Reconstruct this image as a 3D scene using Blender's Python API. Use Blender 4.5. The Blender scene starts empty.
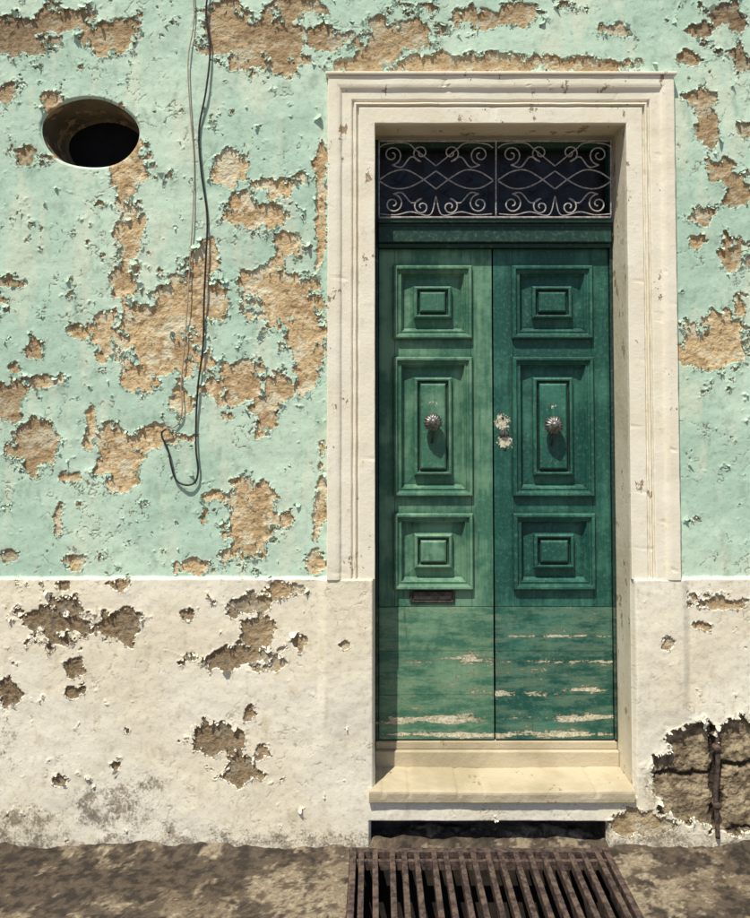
import bpy, bmesh, math, random
import numpy as np
from mathutils import Vector
random.seed(4); rng=np.random.default_rng(7)
sc=bpy.context.scene
# ------------------------------------------------------------ camera model / facade survey
F=726.0; TH=math.radians(2.0); CY=375.0; CAM=(0.0,-3.3,1.977)
def W(px,py,y=0.0):
    a=(px-375.0)/F; b=(CY-py)/F
    dy=math.cos(TH)-math.sin(TH)*b; dz=math.sin(TH)+math.cos(TH)*b
    t=(y-CAM[1])/dy
    return (a*t, CAM[2]+dz*t)
cd=bpy.data.cameras.new("camera"); cam=bpy.data.objects.new("camera",cd); sc.collection.objects.link(cam)
cam.location=CAM; cam.rotation_euler=(math.radians(90)+TH,0,0)
cd.sensor_fit='VERTICAL'; cd.sensor_height=36; cd.sensor_width=36; cd.lens=F/918*36; cd.shift_y=-(459-CY)/918
cd.clip_end=1000; sc.camera=cam
sc.view_settings.view_transform='Standard'
try: sc.view_settings.look='None'
except: pass
# ------------------------------------------------------------ light
D=Vector((0.52,1.0,-2.2)).normalized()
sl=bpy.data.lights.new("sun",'SUN'); sl.energy=5; sl.angle=math.radians(0.5); sl.color=(1,0.93,0.75)
so=bpy.data.objects.new("sun",sl); sc.collection.objects.link(so); so.rotation_euler=D.to_track_quat('-Z','Y').to_euler(); so.location=(-2,-6,9)
w=bpy.data.worlds.new("World"); sc.world=w; w.use_nodes=True
nt=w.node_tree; sk=nt.nodes.new('ShaderNodeTexSky'); sk.sky_type='NISHITA'; sk.sun_disc=False
sk.sun_elevation=math.asin(-D.z); sk.sun_rotation=math.atan2(-D.x,-D.y)
bg=nt.nodes['Background']; nt.links.new(sk.outputs[0],bg.inputs[0]); bg.inputs[1].default_value=0.08
# ------------------------------------------------------------ noise
perm=rng.permutation(256); ga=rng.random(256)*2*np.pi; gx=np.cos(ga); gz=np.sin(ga)
def gn(x,z,s=0):
    x=x+s*17.31+100; z=z+s*7.77+100
    xi=np.floor(x).astype(np.int32); zi=np.floor(z).astype(np.int32); fx=x-xi; fz=z-zi
    u=fx*fx*fx*(fx*(fx*6-15)+10); v=fz*fz*fz*(fz*(fz*6-15)+10)
    def g(a,b):
        k=perm[(perm[(xi+a)&255]+zi+b)&255]; return gx[k]*(fx-a)+gz[k]*(fz-b)
    return (g(0,0)*(1-u)+g(1,0)*u)*(1-v)+(g(0,1)*(1-u)+g(1,1)*u)*v
def fbm(x,z,f,o,s=0,gain=.5):
    r=0;a=1
    for i in range(o):
        r=r+a*gn(x*f,z*f,s+i*3); f*=2.03; a*=gain
    return r
def ss(a,b,v):
    t=np.clip((v-a)/(b-a),0,1); return t*t*(3-2*t)
# ------------------------------------------------------------ node helper
class M:
    def __init__(s,name):
        s.m=bpy.data.materials.new(name); s.m.use_nodes=True; s.t=s.m.node_tree; s.n=s.t.nodes; s.b=s.n['Principled BSDF']
        s.co=s.n.new('ShaderNodeTexCoord').outputs['Object']
    def L(s,a,b):
        if isinstance(a,bpy.types.NodeSocket): s.t.links.new(a,b)
        elif isinstance(a,(tuple,list)) and len(a)==3 and b.type=='RGBA': b.default_value=(*a,1)
        else: b.default_value=a
    def vec(s,sx,sy,sz):
        n=s.n.new('ShaderNodeMapping'); n.inputs['Scale'].default_value=(sx,sy,sz); s.L(s.co,n.inputs[0]); return n.outputs[0]
    def noise(s,sc,d=3,r=.6,v=None):
        n=s.n.new('ShaderNodeTexNoise'); s.L(v if v is not None else s.co,n.inputs['Vector']); n.inputs['Scale'].default_value=sc
        n.inputs['Detail'].default_value=d; n.inputs['Roughness'].default_value=r; return n.outputs[0]
    def ma(s,op,a,b=0.0,c=0.0):
        n=s.n.new('ShaderNodeMath'); n.operation=op; s.L(a,n.inputs[0]); s.L(b,n.inputs[1])
        s.L(c,n.inputs[2]); return n.outputs[0]
    def mr(s,v,a,b,c=0.,d=1.):
        n=s.n.new('ShaderNodeMapRange'); n.interpolation_type='SMOOTHSTEP' ; s.L(v,n.inputs[0])
        for i,k in enumerate((a,b,c,d)): n.inputs[i+1].default_value=k
        return n.outputs[0]
    def mix(s,f,a,b,mode='MIX'):
        n=s.n.new('ShaderNodeMix'); n.data_type='RGBA'; n.blend_type=mode; s.L(f,n.inputs[0]); s.L(a,n.inputs[6]); s.L(b,n.inputs[7]); return n.outputs[2]
    def attr(s,nm,col=False):
        n=s.n.new('ShaderNodeAttribute'); n.attribute_name=nm; return n.outputs['Color' if col else 'Fac']
    def xyz(s):
        n=s.n.new('ShaderNodeSeparateXYZ'); s.L(s.co,n.inputs[0]); return n.outputs
    def dist(s,p):
        n=s.n.new('ShaderNodeVectorMath'); n.operation='DISTANCE'; s.L(s.co,n.inputs[0]); n.inputs[1].default_value=p; return n.outputs['Value']
    def hsum(s,*prs):
        h=0.0
        for a,k in prs: h=s.ma('MULTIPLY_ADD',a,k,h)
        return h
    def bump(s,h):
        n=s.n.new('ShaderNodeBump'); n.inputs['Strength'].default_value=1; n.inputs['Distance'].default_value=1; s.L(h,n.inputs['Height']); return n.outputs[0]
    def out(s,col,rough=.8,nrm=None,metal=0,spec=.3):
        s.L(col,s.b.inputs['Base Color']); s.L(rough,s.b.inputs['Roughness']); s.L(metal,s.b.inputs['Metallic'])
        s.b.inputs['Specular IOR Level'].default_value=spec
        if nrm is not None: s.L(nrm,s.b.inputs['Normal'])
        return s.m
ZB=W(200,577)[1]
MINT=((.475,.67,.575),(.59,.765,.66),(.33,.47,.39)); CREAM=((.85,.795,.665),(.89,.85,.76),(.62,.54,.41))
def wallmat():
    m=M("peeling_wall_paint"); fine=m.noise(95,3,.7)
    f=m.ma('MULTIPLY_ADD',fine,.16,m.ma('SUBTRACT',m.attr('peel'),.08))
    bare=m.mr(f,-.006,.010)
    p=m.attr('colp',True)
    p=m.mix(m.mr(f,-.07,-.0,0,.5),p,(.76,.72,.58))
    t=m.attr('colb',True)
    t=m.mix(m.mr(f,.0,.07,.85,0.),t,(.07,.048,.03))  # dark rim on the bare side: painted shade under the paint edge
    c=m.mix(bare,p,t)
    g=m.ma('MULTIPLY_ADD',fine,.8,m.ma('SUBTRACT',m.attr('grime_vignette'),.4))
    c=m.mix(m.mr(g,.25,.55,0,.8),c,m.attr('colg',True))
    c=m.mix(m.mr(fine,.70,.76,0,.35),c,(.16,.13,.09))
    n=m.bump(m.hsum((fine,.0012),(m.ma('MULTIPLY',fine,bare),.0045)))
    return m.out(c,m.mr(bare,0,1,.62,.95),n,spec=.25)
def flakemat():
    m=M("paint_flake"); z=m.xyz()[2]; n=m.noise(12,3)
    a=m.mix(m.mr(n,.4,.65),MINT[0],MINT[1]); b=m.mix(m.mr(n,.4,.65),CREAM[0],CREAM[1])
    return m.out(m.mix(m.mr(z,ZB-.003,ZB+.003,1,0),a,b),.65)
def creammat(name="surround_limewash",chip=.64,col=((.84,.79,.675),(.89,.855,.77)),bs=1.):
    m=M(name); n1=m.noise(3.5,3,.6); n2=m.noise(26,5,.72); n3=m.noise(7.5,5,.75,m.vec(1.4,1.4,.8))
    c=m.mix(m.mr(n1,.35,.65),col[0],col[1]); c=m.mix(m.mr(n2,.55,.78,0,.5),c,(.52,.44,.32))
    ch=m.mr(m.ma('MULTIPLY_ADD',n2,.35,m.ma('SUBTRACT',n3,.175)),chip,chip+.02)
    c=m.mix(ch,c,m.mix(n2,(.24,.17,.10),(.50,.38,.24)))
    n=m.bump(m.hsum((n1,.004),(n2,.0022*bs),(ch,-.003)))
    return m.out(c,.75,n,spec=.25)
YD=.2
def doormat(name,dk,lt,fade):
    m=M(name); x,y,z=m.xyz()
    st=m.noise(6,4,.7,m.vec(7,7,.45)); cl=m.noise(2.6,4,.7); fn=m.noise(55,4,.72); hn=m.noise(6.5,7,.74,m.vec(.8,1,3.4))
    kz=W(490,607,YD)[1]; kick=m.mr(z,kz-.004,kz+.004,1,0)
    s=m.mix(kick,st,hn)
    c=m.mix(m.mr(m.hsum((s,.25),(cl,.8)),fade,fade+.16),dk,lt)
    c=m.mix(m.mr(fn,.50,.72,0,.4),c,m.mix(.5,lt,(.28,.40,.31)))
    c=m.mix(m.ma('MULTIPLY',kick,m.mr(hn,.40,.62,0,.55)),c,m.mix(.35,lt,(.42,.47,.30)))
    c=m.mix(m.mr(st,.36,.26,0,.6),c,(.012,.035,.028))
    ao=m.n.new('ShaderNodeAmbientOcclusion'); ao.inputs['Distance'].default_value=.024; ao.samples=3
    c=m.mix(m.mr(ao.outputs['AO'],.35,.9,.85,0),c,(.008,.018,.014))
    def row(px,py,rx,h): 
        x0,z0=W(px,py,YD); d=m.ma('ADD',m.ma('ABSOLUTE',m.ma('DIVIDE',m.ma('SUBTRACT',z,z0),h)),m.ma('POWER',m.ma('ABSOLUTE',m.ma('DIVIDE',m.ma('SUBTRACT',x,x0),rx)),2.0))
        return m.mr(d,0,1,1,0)
    rows=0.0
    R=((455,660,.36,.040,.25),(405,718,.25,.060,.27),(460,718,.24,.050,.27),(440,734,.55,.026,.38)) if 'bleached' in name else ((555,636,.42,.016,.26),(560,661,.45,.028,.27),(520,694,.32,.034,.29),(590,690,.22,.026,.24),(560,717,.5,.038,.27),(540,734,.6,.032,.38))
    for px,py,rx,h,a in R: rows=m.ma('MULTIPLY_ADD',row(px,py,rx,h),a,rows)
    pv=m.ma('ADD',m.hsum((m.ma('SUBTRACT',hn,.5),1.5),(m.ma('SUBTRACT',fn,.5),.7),(1.0,.5)),rows)
    pk=m.mr(pv,.73,.75); mk=m.ma('MAXIMUM',m.ma('MULTIPLY',pk,kick),m.mr(m.ma('MULTIPLY_ADD',cl,.3,m.ma('MULTIPLY',fn,.75)),.69,.71))
    pts=[((433,403),.006)]
    if 'bleached' not in name: pts=[((502,423),.030),((505,442),.026),((552,406),.008)]
    for (q,r) in pts:
        wx,wz=W(q[0],q[1],YD); d=m.dist((wx,.2,wz)); 
        mk=m.ma('MAXIMUM',mk,m.mr(m.ma('ADD',m.ma('MULTIPLY_ADD',fn,.13,d),m.ma('MULTIPLY',m.ma('SUBTRACT',hn,.5),.06)),r+.063,r+.067,1,0))
    c=m.mix(m.ma('MULTIPLY',m.mr(pv,.64,.74,0,.6),kick),c,(.12,.13,.085))
    c=m.mix(mk,c,m.mix(m.mr(fn,.42,.6),(.74,.71,.58),(.40,.37,.27)))
    n=m.bump(m.hsum((st,.0030),(fn,.0020),(mk,-.0024)))
    return m.out(c,m.mr(fn,.3,.7,.42,.68),n,spec=.4)
def simple(name,a,b,sc=20,rough=.6,metal=0.,bs=.001):
    m=M(name); n=m.noise(sc,4,.68)
    return m.out(m.mix(m.mr(n,.35,.65),a,b),rough,m.bump(m.ma('MULTIPLY',n,bs*2)),metal)
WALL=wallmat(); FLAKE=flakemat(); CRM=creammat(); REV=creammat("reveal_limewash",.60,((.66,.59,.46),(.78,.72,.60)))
SILL=creammat("doorstep_stone",.64,((.43,.37,.265),(.57,.50,.38)),2)
HOLE=creammat("weathered_shaded_render",.55,((.11,.095,.07),(.21,.18,.13)),2)  # oval reveal: its shade is darkened into the render colour
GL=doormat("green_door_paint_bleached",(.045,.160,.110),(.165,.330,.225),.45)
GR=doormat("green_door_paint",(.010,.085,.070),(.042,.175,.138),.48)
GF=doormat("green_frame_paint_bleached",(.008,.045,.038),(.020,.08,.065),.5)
IRON=simple("wrought_iron_paint",(.26,.25,.27),(.52,.50,.50),60,.55,.0)
RUST=simple("rusty_grate_iron",(.045,.032,.034),(.16,.115,.095),35,.7,.2,.001)
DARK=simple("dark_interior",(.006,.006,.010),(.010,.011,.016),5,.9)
METAL=simple("tarnished_grey_metal",(.10,.10,.10),(.30,.30,.29),70,.42,.75,.0005)
SLOTM=simple("letter_slot_metal",(.04,.04,.042),(.10,.095,.09),50,.45,.6)
CABLE=simple("black_cable_rubber",(.015,.015,.016),(.04,.04,.04),60,.55)
CABP=simple("pale_cable_sheath",(.36,.27,.21),(.50,.40,.32),60,.6)
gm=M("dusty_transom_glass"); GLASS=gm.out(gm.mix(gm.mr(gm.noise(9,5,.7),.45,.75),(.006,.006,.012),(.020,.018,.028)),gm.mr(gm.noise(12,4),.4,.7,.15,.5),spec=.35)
# ------------------------------------------------------------ mesh helpers
def empty(name):
    o=bpy.data.objects.new(name,None); sc.collection.objects.link(o); return o
def link(me,name,mat,parent,smooth=False,recalc=True):
    if recalc:
        bm=bmesh.new(); bm.from_mesh(me); bmesh.ops.recalc_face_normals(bm,faces=bm.faces); bm.to_mesh(me); bm.free()
    o=bpy.data.objects.new(name,me); sc.collection.objects.link(o)
    for mm in (mat if isinstance(mat,list) else [mat]): me.materials.append(mm)
    if smooth: me.polygons.foreach_set('use_smooth',[True]*len(me.polygons))
    if parent: o.parent=parent
    return o
class MB:
    def __init__(s): s.v=[]; s.f=[]
    def box(s,x0,x1,y0,y1,z0,z1):
        b=len(s.v); s.v+=[(x,y,z) for x in(x0,x1) for y in(y0,y1) for z in(z0,z1)]
        s.f+=[tuple(b+i for i in q) for q in((0,1,3,2),(4,6,7,5),(0,4,5,1),(2,3,7,6),(0,2,6,4),(1,5,7,3))]
    def quad(s,*p):
        b=len(s.v); s.v+=list(p); s.f.append(tuple(range(b,b+len(p))))
    def rl(s,x0,x1,z0,z1,prof):
        b=len(s.v)
        for i,(ins,y) in enumerate(prof):
            s.v+=[(x0+ins,y,z0+ins),(x1-ins,y,z0+ins),(x1-ins,y,z1-ins),(x0+ins,y,z1-ins)]
        for i in range(len(prof)-1):
            for k in range(4):
                a=b+i*4+k; c=b+i*4+(k+1)%4; s.f.append((a,c,c+4,a+4))
        e=b+(len(prof)-1)*4; s.f.append((e,e+1,e+2,e+3))
    def tube(s,pts,r,n=6,closed=False):
        P=[Vector(p) for p in pts]; b=len(s.v); N=len(P)
        for i,p in enumerate(P):
            t=(P[min(i+1,N-1)]-P[max(i-1,0)]); 
            if t.length<1e-9: t=Vector((0,0,1))
            t.normalize(); u=t.cross(Vector((0,1,0)))
            if u.length<1e-3: u=t.cross(Vector((1,0,0)))
            u.normalize(); v=t.cross(u)
            for k in range(n):
                a=2*math.pi*k/n; s.v.append(tuple(p+u*r*math.cos(a)+v*r*math.sin(a)))
        for i in range(N-1):
            for k in range(n):
                s.f.append((b+i*n+k,b+i*n+(k+1)%n,b+(i+1)*n+(k+1)%n,b+(i+1)*n+k))
        s.f.append(tuple(b+k for k in range(n))); s.f.append(tuple(b+(N-1)*n+k for k in range(n)))
    def lathe(s,c,prof,n=48,flute=0,fa=0.):
        b=len(s.v); nf=len(prof)
        for (r,y) in prof:
            for k in range(n):
                a=2*math.pi*k/n; rr=r*(1-fa*(.5-.5*math.cos(flute*a))) if flute else r
                s.v.append((c[0]+rr*math.cos(a),c[1]+y,c[2]+rr*math.sin(a)))
        for i in range(nf-1):
            for k in range(n): s.f.append((b+i*n+k,b+i*n+(k+1)%n,b+(i+1)*n+(k+1)%n,b+(i+1)*n+k))
        s.f.append(tuple(b+(nf-1)*n+k for k in range(n)))
    def obj(s,name,mat,parent,bevel=0,smooth=False,seg=2):
        me=bpy.data.meshes.new(name); me.from_pydata(s.v,[],s.f); o=link(me,name,mat,parent,smooth)
        if bevel:
            md=o.modifiers.new("bevel",'BEVEL'); md.width=bevel; md.segments=seg; md.limit_method='ANGLE'; md.angle_limit=math.radians(40)
        return o
def catmull(P,k=8):
    P=[Vector(p) for p in P]; Q=[P[0]*2-P[1]]+P+[P[-1]*2-P[-2]]; out=[]
    for i in range(1,len(Q)-2):
        for j in range(k):
            t=j/k; a,b,c,d=Q[i-1:i+3]
            out.append(.5*((2*b)+(c-a)*t+(2*a-5*b+4*c-d)*t*t+(3*b-a-3*c+d)*t**3))
    out.append(P[-1]); return out
def gridmesh(name,X,Y,Z,keep,attrs,mat,parent):
    nz,nx=X.shape; idx=np.arange(nz*nx).reshape(nz,nx)
    q=np.stack([idx[:-1,:-1],idx[:-1,1:],idx[1:,1:],idx[1:,:-1]],-1)[keep].reshape(-1,4)
    used=np.zeros(nz*nx,bool); used[q.ravel()]=True; rm=np.cumsum(used)-1; q=rm[q]
    co=np.stack([X.ravel(),Y.ravel(),Z.ravel()],-1)[used].astype(np.float32)
    me=bpy.data.meshes.new(name); me.vertices.add(len(co)); me.vertices.foreach_set('co',co.ravel())
    me.loops.add(q.size); me.loops.foreach_set('vertex_index',q.ravel().astype(np.int32))
    me.polygons.add(len(q)); me.polygons.foreach_set('loop_start',(np.arange(len(q))*4).astype(np.int32))
    me.polygons.foreach_set('loop_total',np.full(len(q),4,np.int32)); me.update(calc_edges=True)
    for k,v in attrs.items():
        if v.ndim==3:
            a=me.attributes.new(k,'FLOAT_COLOR','POINT'); c=np.ones((used.sum(),4),np.float32); c[:,:3]=v.reshape(-1,3)[used]; a.data.foreach_set('color',c.ravel())
        else:
            a=me.attributes.new(k,'FLOAT','POINT'); a.data.foreach_set('value',v.ravel()[used].astype(np.float32))
    o=link(me,name,mat,parent,recalc=False); me.polygons.foreach_set('use_smooth',np.ones(len(q),bool)); return o
def seg(keys,steps):
    out=[]
    for a,b,s in zip(keys[:-1],keys[1:],steps):
        n=max(1,int(round((b-a)/s))); out+=list(np.linspace(a,b,n,endpoint=False))
    out.append(keys[-1]); return np.array(out)
def lerp(f,a,b): 
    a=np.asarray(a,float); b=np.asarray(b,float); return a+(b-a)*f[...,None]
# ------------------------------------------------------------ facade dimensions
OX0,OX1=0.0,1.15
OZ1=W(500,125)[1]; SZ1=W(500,790,-.035)[1]; SZ0=W(500,803,-.035)[1]; OZ0=(SZ0+SZ1)/2
SLX0,SLX1=W(371,828)[0],W(606,828)[0]; SLZ=W(500,821)[1]
facade=empty("house_facade")
xs=seg([-6,-2.7,-1.9,SLX0,OX0,SLX1,OX1,1.9,2.7,6],[.05,.012,.004,.004,.004,.004,.004,.012,.05])
zs=seg([-.06,SLZ,OZ0,OZ1,4.0,4.5,6.5],[.004,.004,.004,.004,.012,.05])
X,Z=np.meshgrid(xs,zs)
BL=[(20,35,32,22),(60,22,40,13),(110,38,26,20),(228,25,28,20),(265,42,55,26),(322,42,22,15),(380,48,26,28),(420,35,28,16),(432,65,42,14),(500,62,60,10),(520,14,24,10),(590,66,42,9),(300,8,28,12),(480,20,28,8),(352,68,20,8),(620,30,18,9),
(130,165,20,22),(50,105,16,9),(30,160,14,10),(10,90,12,12),(232,170,14,22),(275,185,22,10),(262,218,34,13),(287,245,17,11),(240,200,13,15),
(130,232,14,38),(125,285,15,28),(105,338,12,18),(150,330,36,32),(188,310,30,38),(205,262,15,18),(170,360,34,17),(140,380,19,12),(280,298,34,32),(268,285,20,20),(304,335,22,34),(282,388,18,18),(305,375,13,20),(240,382,32,16),(265,410,12,20),(215,302,14,22),(228,400,10,14),
(321,180,6,34),(320,250,5,34),(320,500,5,46),(317,560,9,12),(8,400,15,22),(35,352,9,12),(32,445,19,26),(45,380,22,7),(70,475,11,7),(12,280,10,7),(90,430,4,28),(80,330,13,6),(15,368,9,6),
(118,455,24,28),(145,438,40,10),(118,480,14,13),(182,402,8,12),(250,522,26,38),(215,495,12,7),(235,555,14,8),(204,515,5,7),(75,560,13,9),(195,565,23,7),(265,498,13,13),(14,555,10,5),(60,520,5,12),
(700,98,16,10),(705,130,13,17),(720,170,14,11),(735,190,13,18),(705,215,9,9),(735,255,17,15),(712,345,38,28),(740,310,8,16),(690,60,9,8),(725,18,19,13),(700,30,14,8),(742,60,9,13),(695,240,8,6),(745,130,8,9),
(62,622,33,19),(122,622,20,14),(10,690,14,13),(75,665,10,8),(77,692,8,8),(228,657,40,10),(258,628,15,17),(250,602,22,10),(285,590,20,7),(190,610,8,5),(280,657,7,9),(298,640,8,8),(222,738,26,16),(242,765,19,12),(250,710,5,11),(205,732,8,14),(60,775,7,5),(118,760,8,5),(118,582,12,5),(65,585,8,4),(266,750,8,5),(640,820,26,12),(720,600,28,7),(665,640,5,7),(700,625,8,4),(345,640,4,5),
(-60,300,50,60),(-150,120,80,60),(-120,600,40,30),(850,200,50,60),(900,450,60,40),(830,640,40,20),(-80,480,20,30),(820,60,40,30)]
wx=X+.030*fbm(X,Z,7,5,11,.66); wz=Z+.030*fbm(X,Z,7,5,31,.66)
floor=np.full(X.shape,-.70)
floor+= .20*ss(3.30,3.7,Z)+.16*ss(1.35,1.55,X)*ss(ZB,ZB+1,Z)+.12*ss(-.9,-1.4,X)+.14*np.exp(-((X+.9)/.5)**2-((Z-2.5)/.9)**2)
floor-= .10*ss(ZB+.02,ZB-.02,Z)
g=floor.copy()
for cx,cy,rx,ry in BL:
    x0,z0=W(cx,cy); rx=rx/210; ry=ry/210
    i0,i1=np.searchsorted(xs,(x0-rx*1.8-.06,x0+rx*1.8+.06)); j0,j1=np.searchsorted(zs,(z0-ry*1.8-.06,z0+ry*1.8+.06))
    sl=(slice(j0,j1),slice(i0,i1)); 
    r=np.sqrt(((wx[sl]-x0)/rx)**2+((wz[sl]-z0)/ry)**2); g[sl]=np.maximum(g[sl],np.maximum(1.0-r,floor[sl])*1.1)
hi=fbm(X,Z,14,5,3,.62)
f=g+.0+.50*fbm(X,Z,6,2,23,.5)+.80*hi
chip=fbm(wx*1.0,wz*1.4,17,4,511,.55)-.82+.12*ss(ZB,ZB+.1,Z)+.30*fbm(X,Z,2.0,2,521)
f=np.maximum(f,chip*1.3)
rubs=[(702,775,50,46),(738,735,24,20),(690,742,20,18),(760,790,60,46),(830,780,60,56)]
rg=np.full(X.shape,-1.)
for cx,cy,rx,ry in rubs:
    x0,z0=W(cx,cy); rg=np.maximum(rg,1-np.sqrt(((wx-x0)/(rx/218))**2+((wz-z0)/(ry/218))**2))
rg=rg+.35*fbm(X,Z,9,4,77,.55); rub=ss(-.01,.05,rg)
f=np.maximum(f,rg*1.0)
stone=np.zeros(X.shape)
for a,b,c,d in [(640,712,722,772),(642,714,775,826),(717,777,714,764),(720,792,767,828),(780,850,720,764),(796,870,768,830)]:
    sx0,sz1=W(a,c); sx1,sz0=W(b,d); dd=np.minimum(np.minimum(wx-sx0,sx1-wx),np.minimum(wz-sz0,sz1-wz)); stone=np.maximum(stone,ss(-.004,.014,dd))
joint=(1-ss(.05,.6,stone))
painted=ss(.015,-.02,f)
Y=-(.004*fbm(X,Z,1.6,3,5)+.0018*fbm(X,Z,8,3,9,.5))*1.8
Y-= .0003*fbm(X*1.5,Z*.5,40,2,19)
bandf=ZB-Z+.004*fbm(X,Z,10,3,41)
Y-= .014*ss(-.006,.006,bandf)*(1-rub)
nb_=ss(-.26,-.215,X)*ss(1.41,1.365,X)*ss(-.002,.002,ZB-.004-Z); Y-=.016*nb_*(1-rub)*ss(.45,.7,Z)
lipn=np.clip(fbm(X,Z,14,3,55)+.34,0,1)
Y-= .0055*painted + .014*painted*np.exp(np.minimum(f,0)/.09)*lipn
Y+= (1-painted)*(.0022*fbm(X,Z,40,3,61,.65)+.003*ss(.3,.8,f))
Y+= rub*(.020-.016*stone+.007*fbm(X,Z,22,5,71,.65))
# cracks in the paint film
rg1=np.abs(fbm(X,Z,5,4,101,.55)); rg2=np.abs(fbm(X,Z,9,4,131,.55)); cm=ss(.03,.15,fbm(X,Z,2.2,3,141)); cm2=ss(.08,.22,fbm(X,Z,2.7,3,151))
brk=ss(-.25,.15,fbm(X,Z,11,2,161))
crack=np.maximum(ss(.018,.006,rg1)*cm,ss(.024,.008,rg2)*cm2)*painted*brk*(1-.45*ss(ZB+.02,ZB-.02,Z)); Y+=.0028*crack
dO=np.maximum(np.maximum(OX0-X,X-OX1),np.maximum(OZ0-Z,Z-OZ1)); e=ss(.014,0,dO); Y=Y*(1-e)+.005*e
dS=np.maximum(np.maximum(SLX0-X,X-SLX1),np.maximum(-1-Z,Z-SLZ)); e=ss(.012,0,dS); Y=Y*(1-e)+.006*e
xc=(X[:-1,:-1]+X[1:,1:])/2; zc=(Z[:-1,:-1]+Z[1:,1:])/2
keep=~((xc>OX0)&(xc<OX1)&(zc>OZ0)&(zc<OZ1)) & ~((xc>SLX0)&(xc<SLX1)&(zc<SLZ))
ox,oz=W(90,133); orx=W(138,133)[0]-ox; orz=oz-W(90,168)[1]; tl=math.radians(-6)
def ell(a,s=1.0):
    k=1+.02*math.sin(2*a+1)+.012*math.sin(5*a); u=orx*s*k*math.cos(a); v=orz*s*k*math.sin(a)
    return ox+u*math.cos(tl)-v*math.sin(tl), oz+u*math.sin(tl)+v*math.cos(tl)
U=(X-ox)*math.cos(tl)+(Z-oz)*math.sin(tl); V=-(X-ox)*math.sin(tl)+(Z-oz)*math.cos(tl)
aa=np.arctan2(V/orz,U/orx); kk=1+.02*np.sin(2*aa+1)+.012*np.sin(5*aa); rr=np.sqrt((U/orx)**2+(V/orz)**2)/kk
ins=rr<1; keep&=~(ins[:-1,:-1]&ins[1:,1:]&ins[:-1,1:]&ins[1:,:-1])
sc_=np.where(ins&(rr>.5),1/np.maximum(rr,.5),1.0); Xn=ox+(X-ox)*sc_; Zn=oz+(Z-oz)*sc_
eo=ss(1.06,1.0,rr); Y=Y*(1-eo)+.006*eo
grime_vignette=ss(.24,-.02,Z+.06*fbm(X,Z,5,3,91))*.42
for cx,cy,rx,ry,a in [(110,805,60,35,.45),(20,820,60,30,.42),(150,780,30,25,.34),(60,740,25,15,.14),(690,700,60,20,.18),(640,800,30,30,.3),(745,720,40,20,.3),(30,40,100,70,.20),(740,40,80,80,.20),(300,825,60,14,.25),(375,0,400,20,.14),(0,750,50,60,.28)]:  # dirt low down; top corners and top strip are a painted vignette
    x0,z0=W(cx,cy); grime_vignette=np.maximum(grime_vignette,a*np.clip(1.3-np.sqrt(((X-x0)/(rx/218))**2+((Z-z0)/(ry/218))**2),0,1))
grime_vignette=grime_vignette+.9*grime_vignette/.35*.28*fbm(X,Z,14,5,201,.65)
dark=np.clip(ss(ZB+.03,ZB-.03,Z)*.45*ss(-.35,-.7,X)+.35*ss(3.3,3.7,Z)+.4*ss(1.3,1.6,X)*ss(2.2,2.9,Z)+.35*ss(ZB,ZB-.1,Z)+.45*ss(-1.3,-1.7,X),0,.85)  # bare coat browner low down; top and sides darkened as a painted vignette
# baked weathering colours of the three coats, vignette painted into the bare one
n1=fbm(X,Z,1.7,4,301,.6); n2=fbm(X,Z*.5,14,4,311,.65); n3=fbm(X,Z,45,3,321,.65); n4=fbm(X*1.5,Z*.35,5,4,331,.6)
mint=lerp(ss(-.35,.35,n1),MINT[0],MINT[1]); mint=mint+(np.array(MINT[2])-mint)*(ss(.15,.7,n2)*.55)[...,None]; mint=mint+(np.array((.72,.78,.66))-mint)*(ss(.05,.5,n4)*.5)[...,None]
cr=lerp(ss(-.35,.35,n1),CREAM[0],CREAM[1]); cr=cr+(np.array(CREAM[2])-cr)*(ss(.2,.75,n2)*.5)[...,None]
bd=ss(-.003,.003,bandf)[...,None]; colp=mint*(1-bd)+cr*bd
colp=colp*(1-.18*ss(.15,.6,n3))[...,None]
colp=colp+(np.array((.15,.12,.08))-colp)*(crack*.9)[...,None]
t=lerp(ss(-.3,.3,fbm(X,Z,3,4,341,.6)),(.66,.50,.30),(.50,.36,.21)); t=t+(np.array((.78,.66,.47))-t)*(ss(.0,.45,fbm(X,Z,18,4,351,.65))*.8)[...,None]
t=t+(np.array((.24,.17,.10))-t)*(ss(.12,.55,n3)*.8)[...,None]; t=t+(np.array((.74,.71,.56))-t)*(ss(.12,.28,fbm(X,Z,8,4,361,.6))*.75)[...,None]
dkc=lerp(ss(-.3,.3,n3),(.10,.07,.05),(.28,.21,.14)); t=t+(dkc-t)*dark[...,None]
rc=lerp(ss(-.3,.35,fbm(X,Z,12,5,371,.65)),(.20,.155,.105),(.44,.36,.25)); rc=rc+(np.array((.04,.032,.025))-rc)*(ss(.15,.7,joint)*.92)[...,None]; rc*= (1-.4*ss(0,.5,n3))[...,None]
t=t+(rc-t)*rub[...,None]
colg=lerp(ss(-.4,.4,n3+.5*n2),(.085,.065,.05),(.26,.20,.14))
gridmesh("stucco_wall",Xn,Y,Zn,keep,dict(peel=f,grime_vignette=grime_vignette,colp=colp,colb=t,colg=colg),WALL,facade)
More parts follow.
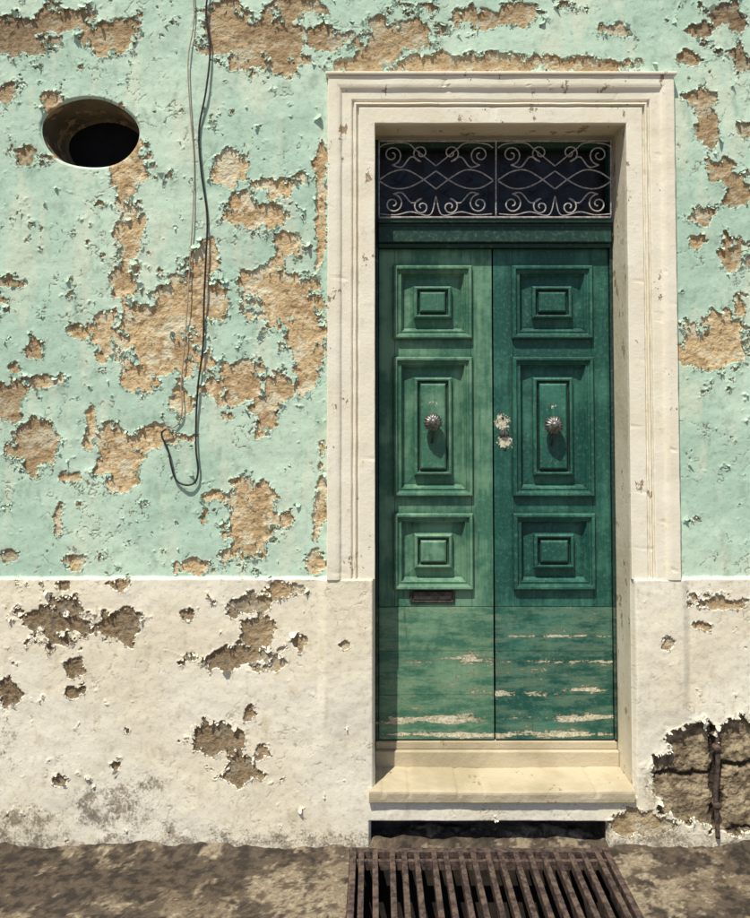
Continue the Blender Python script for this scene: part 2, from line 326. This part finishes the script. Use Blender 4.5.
# ------------------------------------------------------------ loose curled flakes of paint
gz_,gx_=np.gradient(f); dzv=np.gradient(zs)[:,None]; dxv=np.gradient(xs)[None,:]; GX=gx_/dxv; GZ=gz_/dzv
cand=np.argwhere((np.abs(f)<.06)&(np.abs(X)<1.9)&(Z>.1)&(Z<4)&(dO>.03)&(rr>1.12)&(rub<.1)&~((X>-.22)&(X<1.38)&(Z>ZB-.02)&(Z<OZ1+.23)))
sel=cand[rng.choice(len(cand),min(5000,len(cand)),replace=False)]
fb=MB()
for j,i in sel:
    n=np.array([GX[j,i],GZ[j,i]]); L=np.hypot(*n)
    if L<1e-6: continue
    n/=L; a=rng.normal(0,.45); n=np.array([n[0]*math.cos(a)-n[1]*math.sin(a),n[0]*math.sin(a)+n[1]*math.cos(a)]); tv=np.array([-n[1],n[0]])
    l=min(.026,.006*math.exp(rng.normal(.35,.5))); wd=l*rng.uniform(.5,1.4); lift=l*rng.uniform(.15,.8); p=np.array([X[j,i],Z[j,i]]); y0=Y[j,i]
    b=len(fb.v); sk_=rng.uniform(-.4,.4)
    for u in range(4):
        tt=u/3; hw=wd*(.5,.55,.42,.16)[u]*rng.uniform(.8,1.2)
        for v in (-1,0,1):
            q=p+n*(tt*l*.9-.35*l)+tv*(v*hw+sk_*tt*l)+rng.normal(0,.0006,2)
            fb.v.append((q[0],y0-.0008-lift*tt*tt-.12*lift*(v!=0)*rng.random(),q[1]))
    for u in range(3):
        for v in range(2): fb.f.append((b+u*3+v,b+u*3+v+1,b+u*3+v+4,b+u*3+v+3))
me=bpy.data.meshes.new("paint_flakes"); me.from_pydata(fb.v,[],fb.f); link(me,"paint_flakes",FLAKE,facade,True,False)
# ------------------------------------------------------------ house body behind the front
hb=MB()
hb.box(-6,-5.75,.03,7,-.1,6.5); hb.box(5.75,6,.03,7,-.1,6.5); hb.box(-5.75,5.75,6.75,7,-.1,6.5); hb.box(-5.75,5.75,.03,6.75,6.2,6.4)
hb.box(-6.06,6.06,-.09,.03,6.5,6.62); hb.box(-6,6,.03,.3,6.4,6.499)
hb.obj("side_walls_and_roof",CRM,facade,.01)
db=MB(); db.box(-5.7,5.7,.9,.95,-.1,6.1); db.obj("dark_backing",DARK,facade)  # unseen near-black sheet, added to keep the interior dark
# ------------------------------------------------------------ oval window
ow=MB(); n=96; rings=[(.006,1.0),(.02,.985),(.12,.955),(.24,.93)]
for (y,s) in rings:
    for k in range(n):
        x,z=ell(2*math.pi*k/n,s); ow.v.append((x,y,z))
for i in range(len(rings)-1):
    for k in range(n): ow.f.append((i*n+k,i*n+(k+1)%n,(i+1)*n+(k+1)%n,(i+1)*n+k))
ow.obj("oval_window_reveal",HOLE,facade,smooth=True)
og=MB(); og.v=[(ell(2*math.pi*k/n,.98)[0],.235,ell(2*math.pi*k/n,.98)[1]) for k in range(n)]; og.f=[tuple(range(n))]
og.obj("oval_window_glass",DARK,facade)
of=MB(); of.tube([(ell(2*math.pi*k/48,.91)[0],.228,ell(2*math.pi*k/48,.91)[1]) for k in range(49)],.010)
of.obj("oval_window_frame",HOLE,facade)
# ------------------------------------------------------------ reveals
rv=MB()
def gridplane(fn,nu,nv):
    b=len(rv.v)
    for i in range(nu+1):
        for j in range(nv+1): rv.v.append(fn(i/nu,j/nv))
    for i in range(nu):
        for j in range(nv): rv.f.append((b+i*(nv+1)+j,b+i*(nv+1)+j+1,b+(i+1)*(nv+1)+j+1,b+(i+1)*(nv+1)+j))
R0,R1=.005,.30
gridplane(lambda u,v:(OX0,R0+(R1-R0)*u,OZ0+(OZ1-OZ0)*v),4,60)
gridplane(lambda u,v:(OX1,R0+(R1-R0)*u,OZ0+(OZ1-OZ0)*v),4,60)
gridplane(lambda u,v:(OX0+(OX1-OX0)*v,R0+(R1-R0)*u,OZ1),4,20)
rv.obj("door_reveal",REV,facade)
# ------------------------------------------------------------ moulded surround
prof=[(0,-.005),(0,.019),(.003,.022),(.070,.023),(.073,.021),(.074,.009),(.082,.009),(.084,.024),(.088,.028),(.094,.025),(.097,.011),(.104,.011),(.106,.024),(.110,.026),(.150,.027),(.152,.030),(.160,.037),(.168,.039),(.175,.040),(.211,.040),(.215,.037),(.215,-.01)]
sur=MB(); np_=len(prof)
ZC=ZB-.004
Ls=[('L',z) for z in np.linspace(ZC,OZ1,140)[:-1]]+[('CL',0)]+[('T',x) for x in np.linspace(OX0,OX1,70)[1:-1]]+[('CR',0)]+[('R',z) for z in np.linspace(OZ1,ZC,140)[1:]]
def g1(a,b,s): return float(gn(np.array(a),np.array(b),s))
for (k,t_) in Ls:
    for (u,h) in prof:
        if k=='L': p=(OX0-u,t_)
        elif k=='R': p=(OX1+u,t_)
        elif k=='T': p=(t_,OZ1+u)
        elif k=='CL': p=(OX0-u,OZ1+u)
        else: p=(OX1+u,OZ1+u)
        if u>0: 
            du=g1(p[0]*13+u*20,p[1]*13,5)*.0025; dh=g1(p[0]*7,p[1]*7,8)*.003
            cv=g1(p[0]*20.+u*25,p[1]*20.,12); dh-=.025*max(0,cv-.42)
        else: du=dh=0
        if h<0: dh=0
        sur.v.append((p[0]+du,-(h+dh),p[1]+du*(k in('T','CL','CR'))))
for i in range(len(Ls)-1):
    for k in range(np_-1): sur.f.append((i*np_+k,i*np_+k+1,(i+1)*np_+k+1,(i+1)*np_+k))
sur.f.append(tuple(range(np_))); sur.f.append(tuple((len(Ls)-1)*np_+k for k in range(np_)))
sur.obj("door_surround",CRM,facade)
cp=MB(); cp.box(OX0-.226,OX1+.226,-.050,0.0,OZ1+.2155,OZ1+.230); cp.obj("surround_cap",CRM,facade,.004)
sl_=MB(); sl_.quad((SLX0,.006,-.1),(SLX0,.12,-.1),(SLX0,.12,SLZ),(SLX0,.006,SLZ)); sl_.quad((SLX1,.006,-.1),(SLX1,.12,-.1),(SLX1,.12,SLZ),(SLX1,.006,SLZ))
sl_.quad((SLX0,.006,SLZ),(SLX1,.006,SLZ),(SLX1,.12,SLZ),(SLX0,.12,SLZ)); sl_.quad((SLX0,.12,-.1),(SLX1,.12,-.1),(SLX1,.12,SLZ),(SLX0,.12,SLZ))
sl_.obj("cellar_vent_recess",simple("cellar_stone",(.05,.04,.035),(.10,.08,.06),20,.9),facade)
# ------------------------------------------------------------ thin waste pipe in the broken corner
b=MB(); P=[]
for py,dx,off in ((722,0,.000),(735,0,.012),(760,1,.020),(790,-1,.020),(815,0,.022),(838,1,.024)):
    y=-off; x,z=W(717+dx,py,y); P.append((x,y,z))
b.tube(catmull(P,6),.0105,10)
for py in (748,805):
    x,z=W(717,py,-.02); b.lathe((x,-.016,z),[(.016,.012),(.016,-.016),(.004,-.017)],16)
b.obj("waste_pipe",RUST,None,smooth=True)
# ------------------------------------------------------------ doorstep
st=empty("stone_doorstep")
def wornslab(name,x0,x1,y0,y1,z0,z1,nx,ny):
    b=MB(); vx=np.linspace(x0,x1,nx)
    # cross-section runs up the front face, over the rounded nosing and back
    sec=[(y0+.004,z0),(y0+.0005,z0+.004),(y0,z0+.02),(y0,z1-.014),(y0+.002,z1-.006),(y0+.007,z1-.0015),(y0+.014,z1)]+[(yy,z1) for yy in np.linspace(y0+.03,y1,ny)]+[(y1,z0)]
    for x in vx:
        wear=.006*math.exp(-((x-.57)/.32)**2)
        for (yy,zz) in sec:
            nn=g1(x*14,yy*14+zz*22,3)*.0025+.5*g1(x*40,yy*40+zz*50,6)*.0022; cn=max(0,g1(x*18+5,2.,9)-.22)*.022
            fr=yy<y0+.015
            b.v.append((x,yy+(cn if fr and zz>z1-.016 else 0)+(nn if fr else 0),zz-(cn+wear if zz>z1-.016 else 0)+(nn if not fr else 0)))
    m=len(sec)
    for i in range(nx-1):
        for k in range(m): b.f.append((i*m+k,i*m+(k+1)%m,(i+1)*m+(k+1)%m,(i+1)*m+k))
    b.f.append(tuple(range(m))); b.f.append(tuple((nx-1)*m+k for k in range(m)))
    b.obj(name,SILL,st,smooth=False)
wornslab("step_slab",W(369,797,-.04)[0],W(636,797,-.04)[0],-.04,.19,SZ0,SZ1,160,14)
TZ=W(490,739,YD)[1]; TB=SZ1-.008
a=MB(); a.box(OX0+.002,OX1-.002,.17,.29,TB,TZ-.045); a.box(OX0+.004,OX1-.004,.19,.29,TZ-.044,TZ-.008); a.obj("threshold",SILL,st,.004)
# ------------------------------------------------------------ door
door=empty("wooden_double_door")
ZT=W(490,249,YD)[1]; KZ=W(490,607,YD)[1]
PZ=[(W(490,267,YD)[1],W(490,338,YD)[1]),(W(490,358,YD)[1],W(490,495,YD)[1]),(W(490,514,YD)[1],W(490,588,YD)[1])]
def leaf(nm,x0,x1,pl,pr,mat):
    b=MB(); b.box(x0,pl,YD,YD+.045,KZ+.001,ZT); b.box(pr,x1,YD,YD+.045,KZ+.001,ZT)
    prev=ZT
    for (t,bt) in PZ: b.box(pl+.0005,pr-.0005,YD+.0008,YD+.045,t,prev); prev=bt
    b.box(pl+.0005,pr-.0005,YD+.0008,YD+.045,KZ+.001,prev)
    b.obj(nm+"_stiles_and_rails",mat,door,.002)
    b=MB()
    for (t,bt) in PZ:
        pf=[(-.006,YD+.002),(-.005,YD-.014),(.001,YD-.024),(.012,YD-.023),(.017,YD-.011),(.023,YD-.009),(.032,YD-.012),(.038,YD+.008),(.048,YD+.022),(.094,YD+.014),(.095,YD-.006),(.103,YD-.012),(.110,YD-.010),(.114,YD+.006),(.122,YD+.008),(.124,YD-.008),(.132,YD-.015)]
        b.rl(pl,pr,bt,t,pf)
    b.obj(nm+"_panels",mat,door,.0012)
    b=MB(); zz=np.linspace(TZ,KZ,4)
    for k in range(3): b.box(x0+.001*(k%2),x1-.001,YD-.003+.001*(k==1),YD+.045,zz[k]+.0006*(k>0),zz[k+1]-.0006)
    b.box(x0+.003,x1-.003,YD+.003,YD+.04,TZ,KZ)
    b.obj(nm+"_kick_boards",mat,door,.0015)
XM=W(493.7,500,YD)[0]
PLX=(W(394.5,430,YD)[0],W(471.5,430,YD)[0]); PRX=(W(513.5,430,YD)[0],W(592.5,430,YD)[0])
leaf("left_leaf",.018,XM-.0035,*PLX,GL); leaf("right_leaf",XM+.0035,OX1-.018,*PRX,GR)
b=MB(); b.box(XM-.012,XM+.02,YD+.046,YD+.07,TZ,ZT); b.obj("meeting_rebate",DARK,door)
FT=OZ1-.001
b=MB(); b.box(OX0+.001,.016,YD-.014,YD+.06,TZ,FT); b.box(OX1-.016,OX1-.001,YD-.014,YD+.06,TZ,FT); b.box(.016,OX1-.016,YD+.0,YD+.06,FT-.035,FT)
b.obj("door_frame",GF,door,.003)
tz1=W(490,219,.15)[1]; tz0=W(490,247,.16)[1]
b=MB(); b.box(.0165,OX1-.0165,.150,.26,tz0+.022,tz1-.022); b.box(.0165,OX1-.0165,.132,.26,tz1-.0215,tz1); b.box(.0165,OX1-.0165,.168,.26,tz0,tz0+.0215); b.box(.0165,OX1-.0165,.143,.2,tz1-.034,tz1-.022)
b.obj("transom_bar",GF,door,.004)
if tz0-ZT>.002:
    b=MB(); b.box(.0165,OX1-.0165,.206,.26,ZT+.002,tz0-.001); b.obj("head_rail",GF,door,.002)
b=MB(); b.box(.0165,OX1-.0165,.245,.252,tz1,FT-.036); b.obj("transom_glass",GLASS,door)
b=MB(); gy=.130
def sp(cx,cy,r,a0,turns,sgn):
    pts=[]; n=26
    for k in range(n+1):
        t=k/n; a=a0+sgn*turns*2*math.pi*t; q=r*(1-.82*t); x,z=W(cx+q*math.cos(a),cy-q*math.sin(a),gy); pts.append((x,gy,z))
    return pts
def cur(P,r=.0036):
    b.tube(catmull([(W(x,y,gy)[0],gy,W(x,y,gy)[1]) for x,y in P],7),r,6)
for c,hw in ((436,57),(555,57)):
    for s in (-1,1):
        b.tube(sp(c+s*43,204,10,math.pi/2 ,1.5,s),.0038)
        b.tube(sp(c+s*14,207,8.5,math.pi/2,1.4,-s),.0038)
        cur([(c+s*43,194),(c+s*34,193),(c+s*24,203),(c+s*14,198.5)])
        b.tube(sp(c+s*44,155,10,-math.pi/2,1.5,-s),.0034)
        b.tube(sp(c+s*15,153,8.5,-math.pi/2,1.4,s),.0034)
        cur([(c+s*44,165),(c+s*34,167),(c+s*25,157),(c+s*15,161.5)])
        cur([(c+s*57,180),(c+s*44,172),(c+s*30,170),(c+s*16,177),(c,189)])
        cur([(c+s*57,181),(c+s*44,188),(c+s*30,188),(c+s*16,182),(c,171)])
        cur([(c+s*57,148),(c+s*50,144),(c+s*30,143),(c+s*20,150),(c,166)],.0030)
        cur([(c+s*56,214),(c+s*40,215),(c+s*25,212),(c+s*6,215),(c,196)],.0030)
for xx in (379,496,611):
    cur([(xx,140),(xx,160),(xx,190),(xx,217)],.0036)
cur([(379,217.5),(440,217.5),(540,217.5),(611,217.5)],.005); cur([(379,141),(440,141),(540,141),(611,141)],.005)
b.obj("transom_grille",IRON,door,smooth=True)
for nm,(px,py) in (("left_knob",(432.5,422)),("right_knob",(552.5,425))):
    x,z=W(px,py,YD-.03); b=MB(); y=YD-.013
    b.lathe((x,y,z),[(.030,.006),(.030,-.002),(.026,-.006),(.013,-.008),(.012,-.022),(.016,-.026)],40)
    b.lathe((x,y,z),[(.010,-.020),(.030,-.024),(.0435,-.034),(.046,-.044),(.042,-.055),(.033,-.063),(.020,-.069)],96,16,.14)
    b.lathe((x,y,z),[(.018,-.064),(.017,-.072),(.010,-.077),(.002,-.078)],24)
    b.obj(nm,METAL,door,smooth=True)
    b=MB(); b.tube(catmull([(x,y-.02,z-.03),(x+.002,y-.024,z-.055),(x,y-.016,z-.085),(x-.002,y-.006,z-.10)]),.0045,8); b.obj(nm+"_striker",SLOTM,door,smooth=True)
x,z=W(504,433,YD); b=MB(); b.lathe((x,YD,z),[(.021,.001),(.021,-.006),(.018,-.009),(.012,-.009),(.011,-.014),(.004,-.015)],32); b.obj("lock_rosette",METAL,door,smooth=False)
b=MB(); b.box(x-.0022,x+.0022,YD-.0165,YD-.014,z-.008,z+.008); b.obj("keyhole",DARK,door)
b=MB(); x1,z1=W(505,449,YD); b.lathe((x1,YD,z1),[(.007,.001),(.007,-.003),(.002,-.004)],16); x1,z1=W(503,418,YD); b.lathe((x1,YD,z1),[(.006,.001),(.006,-.003),(.002,-.004)],16); b.obj("lock_screws",SLOTM,door)
lx0,lz1=W(410,587,YD); lx1,lz0=W(455,603,YD); b=MB()
b.rl(lx0,lx1,lz0,lz1,[(0,YD+.001),(.001,YD-.006),(.010,YD-.007),(.013,YD-.001)]); b.box(lx0+.018,lx1-.018,YD-.006,YD-.0015,lz0+.017,lz1-.022); b.obj("letter_slot",SLOTM,door,.001)
b=MB(); b.box(lx0+.016,lx1-.016,YD-.0019,YD-.0012,lz1-.021,lz1-.0145); b.obj("letter_slot_opening",DARK,door)
# ------------------------------------------------------------ cables
cb=empty("hanging_cable")
def cable(P,nm,r,mat,off):
    pts=[]
    for i,(px,py) in enumerate(P):
        y=-off-.010*abs(math.sin(i*1.3)); x,z=W(px,py,y); pts.append((x,y,z))
    b=MB(); b.tube(catmull(pts,8),r,8); b.obj(nm,mat,cb,smooth=True)
cable([(206,-90),(208,-20),(206,15),(210,50),(206,90),(199,130),(201,170),(207,215),(206,255),(204,300),(203,345),(198,385),(196,420),(196,450),(198,470),(195,482),(186,485),(176,480),(171,465),(168,450),(162,437),(163,431),(170,428)],"black_cable",.0045,CABLE,.014)
cable([(190,-90),(192,-20),(194,20),(188,60),(190,110),(194,160),(193,210),(190,260),(187,310),(184,350),(181,385),(182,410),(178,424),(168,429),(161,431)],"pale_cable",.0030,CABP,.012)
# ------------------------------------------------------------ pavement with pit + grate
GX0,GX1=W(350,835)[0],W(606,835)[0]; GY0,GY1=-1.0,-.03
gxs=seg([-200,-20,-3,GX0,GX1,3,20,200],[20,.5,.01,.01,.01,.5,20]); gys=seg([-200,-20,-2.0,GY0,GY1,.1,20,200],[20,.3,.01,.008,.008,.5,20])
A,B=np.meshgrid(gxs,gys)
near=ss(4,2.4,np.abs(A))*ss(-3,-1.8,B)*ss(.5,.05,B)
wallr=np.exp(-np.clip(-B,0,9)/.05)*ss(3,2,np.abs(A))*ss(.3,.05,B)
dh=np.maximum(np.maximum(GX0-A,A-GX1),np.maximum(GY0-B,B-GY1))
H=near*(.012*fbm(A,B,1.5,3,2)+.007*fbm(A,B,8,5,6,.65))+wallr*np.clip(.02+.05*fbm(A,B,4,4,15,.6),0,.06)
H=H*ss(0,.05,dh)
ac=(A[:-1,:-1]+A[1:,1:])/2; bc=(B[:-1,:-1]+B[1:,1:])/2
kp=~((ac>GX0)&(ac<GX1)&(bc>GY0)&(bc<GY1))
st_=np.full(A.shape,.0)
for cx,cy,rx,ry,a in [(-1.2,-.15,.75,.22,.6),(-1.5,-.5,.5,.3,.5),(-1.0,-.6,.5,.12,.5),(1.6,-.1,.4,.15,.4),(1.4,-.6,.3,.3,.35),(-.45,-.55,.15,.3,.3),(.5,.0,.9,.07,.35)]:
    st_=np.maximum(st_,a*np.clip(1.5-np.sqrt(((A-cx)/rx)**2+((B-cy)/ry)**2),0,1))
sg=ss(.12,.28,st_+.70*fbm(A,B,5,6,401,.7)-.05)*.92
m1=fbm(A,B,2,5,411,.6); m2=fbm(A,B,14,5,421,.68); m3=fbm(A,B,35,3,431,.7)
gc=lerp(ss(-.35,.35,m1),(.18,.14,.10),(.28,.23,.17)); gc=gc+(np.array((.08,.06,.045))-gc)*(ss(.02,.35,m2)*.85)[...,None]
gc=gc+(np.array((.44,.39,.30))-gc)*(ss(.25,.5,m3+.3*m1)*.65)[...,None]
gc=gc+(lerp(ss(-.4,.4,m2+.5*m3),(.020,.017,.016),(.10,.078,.06))-gc)*sg[...,None]
pm=M("stained_pavement"); fn=pm.noise(70,3,.7); c=pm.mix(pm.mr(fn,.45,.72,0,.55),pm.attr('colg',True),(.06,.048,.04)); PAV=pm.out(c,.88,pm.bump(pm.ma('MULTIPLY',fn,.009)),spec=.25)
gridmesh("ground",A,B,H,kp,dict(colg=gc),PAV,None)
gt=empty("drain_grate")
pit=MB(); z0=-.55
for (p,q) in (((GX0,GY0),(GX1,GY0)),((GX1,GY0),(GX1,GY1)),((GX1,GY1),(GX0,GY1)),((GX0,GY1),(GX0,GY0))): pit.quad((p[0],p[1],0),(q[0],q[1],0),(q[0],q[1],z0),(p[0],p[1],z0))
pit.quad((GX0,GY0,z0),(GX1,GY0,z0),(GX1,GY1,z0),(GX0,GY1,z0))
pit.obj("drain_pit",simple("pit_masonry",(.02,.016,.015),(.045,.035,.03),15,.9),gt)
b=MB(); t=.012
b.box(GX0+.002,GX0+.03,GY0+.002,GY1-.002,-.03,t-.002); b.box(GX1-.03,GX1-.002,GY0+.002,GY1-.002,-.03,t-.002); b.box(GX0+.031,GX1-.031,GY0+.002,GY0+.03,-.03,t-.004); b.box(GX0+.031,GX1-.031,GY1-.028,GY1-.002,-.03,t-.004)
b.obj("grate_frame",RUST,gt,.003)
b=MB(); nb=18; sp_=(GX1-GX0-.06)/nb
for k in range(nb):
    xx=GX0+.03+sp_*(k+.5)+random.uniform(-.004,.004); dx=random.uniform(-.006,.006); hh=t+random.uniform(-.001,.004)
    hw=.012; y0,y1=GY0+.034,GY1-.032; bb=len(b.v); b.box(xx-hw,xx+hw,y0,y1,-.03,hh)
    b.v[bb:bb+8]=[(v[0]+dx*(v[1]-y0)/(y1-y0),v[1],v[2]) for v in b.v[bb:bb+8]]
b.obj("grate_bars",RUST,gt,.003)
b=MB()
for yy in (-.11,-.50,-.88): b.box(GX0+.032,GX1-.032,yy-.008,yy+.008,-.036,.004)
b.obj("grate_cross_bars",RUST,gt,.002)
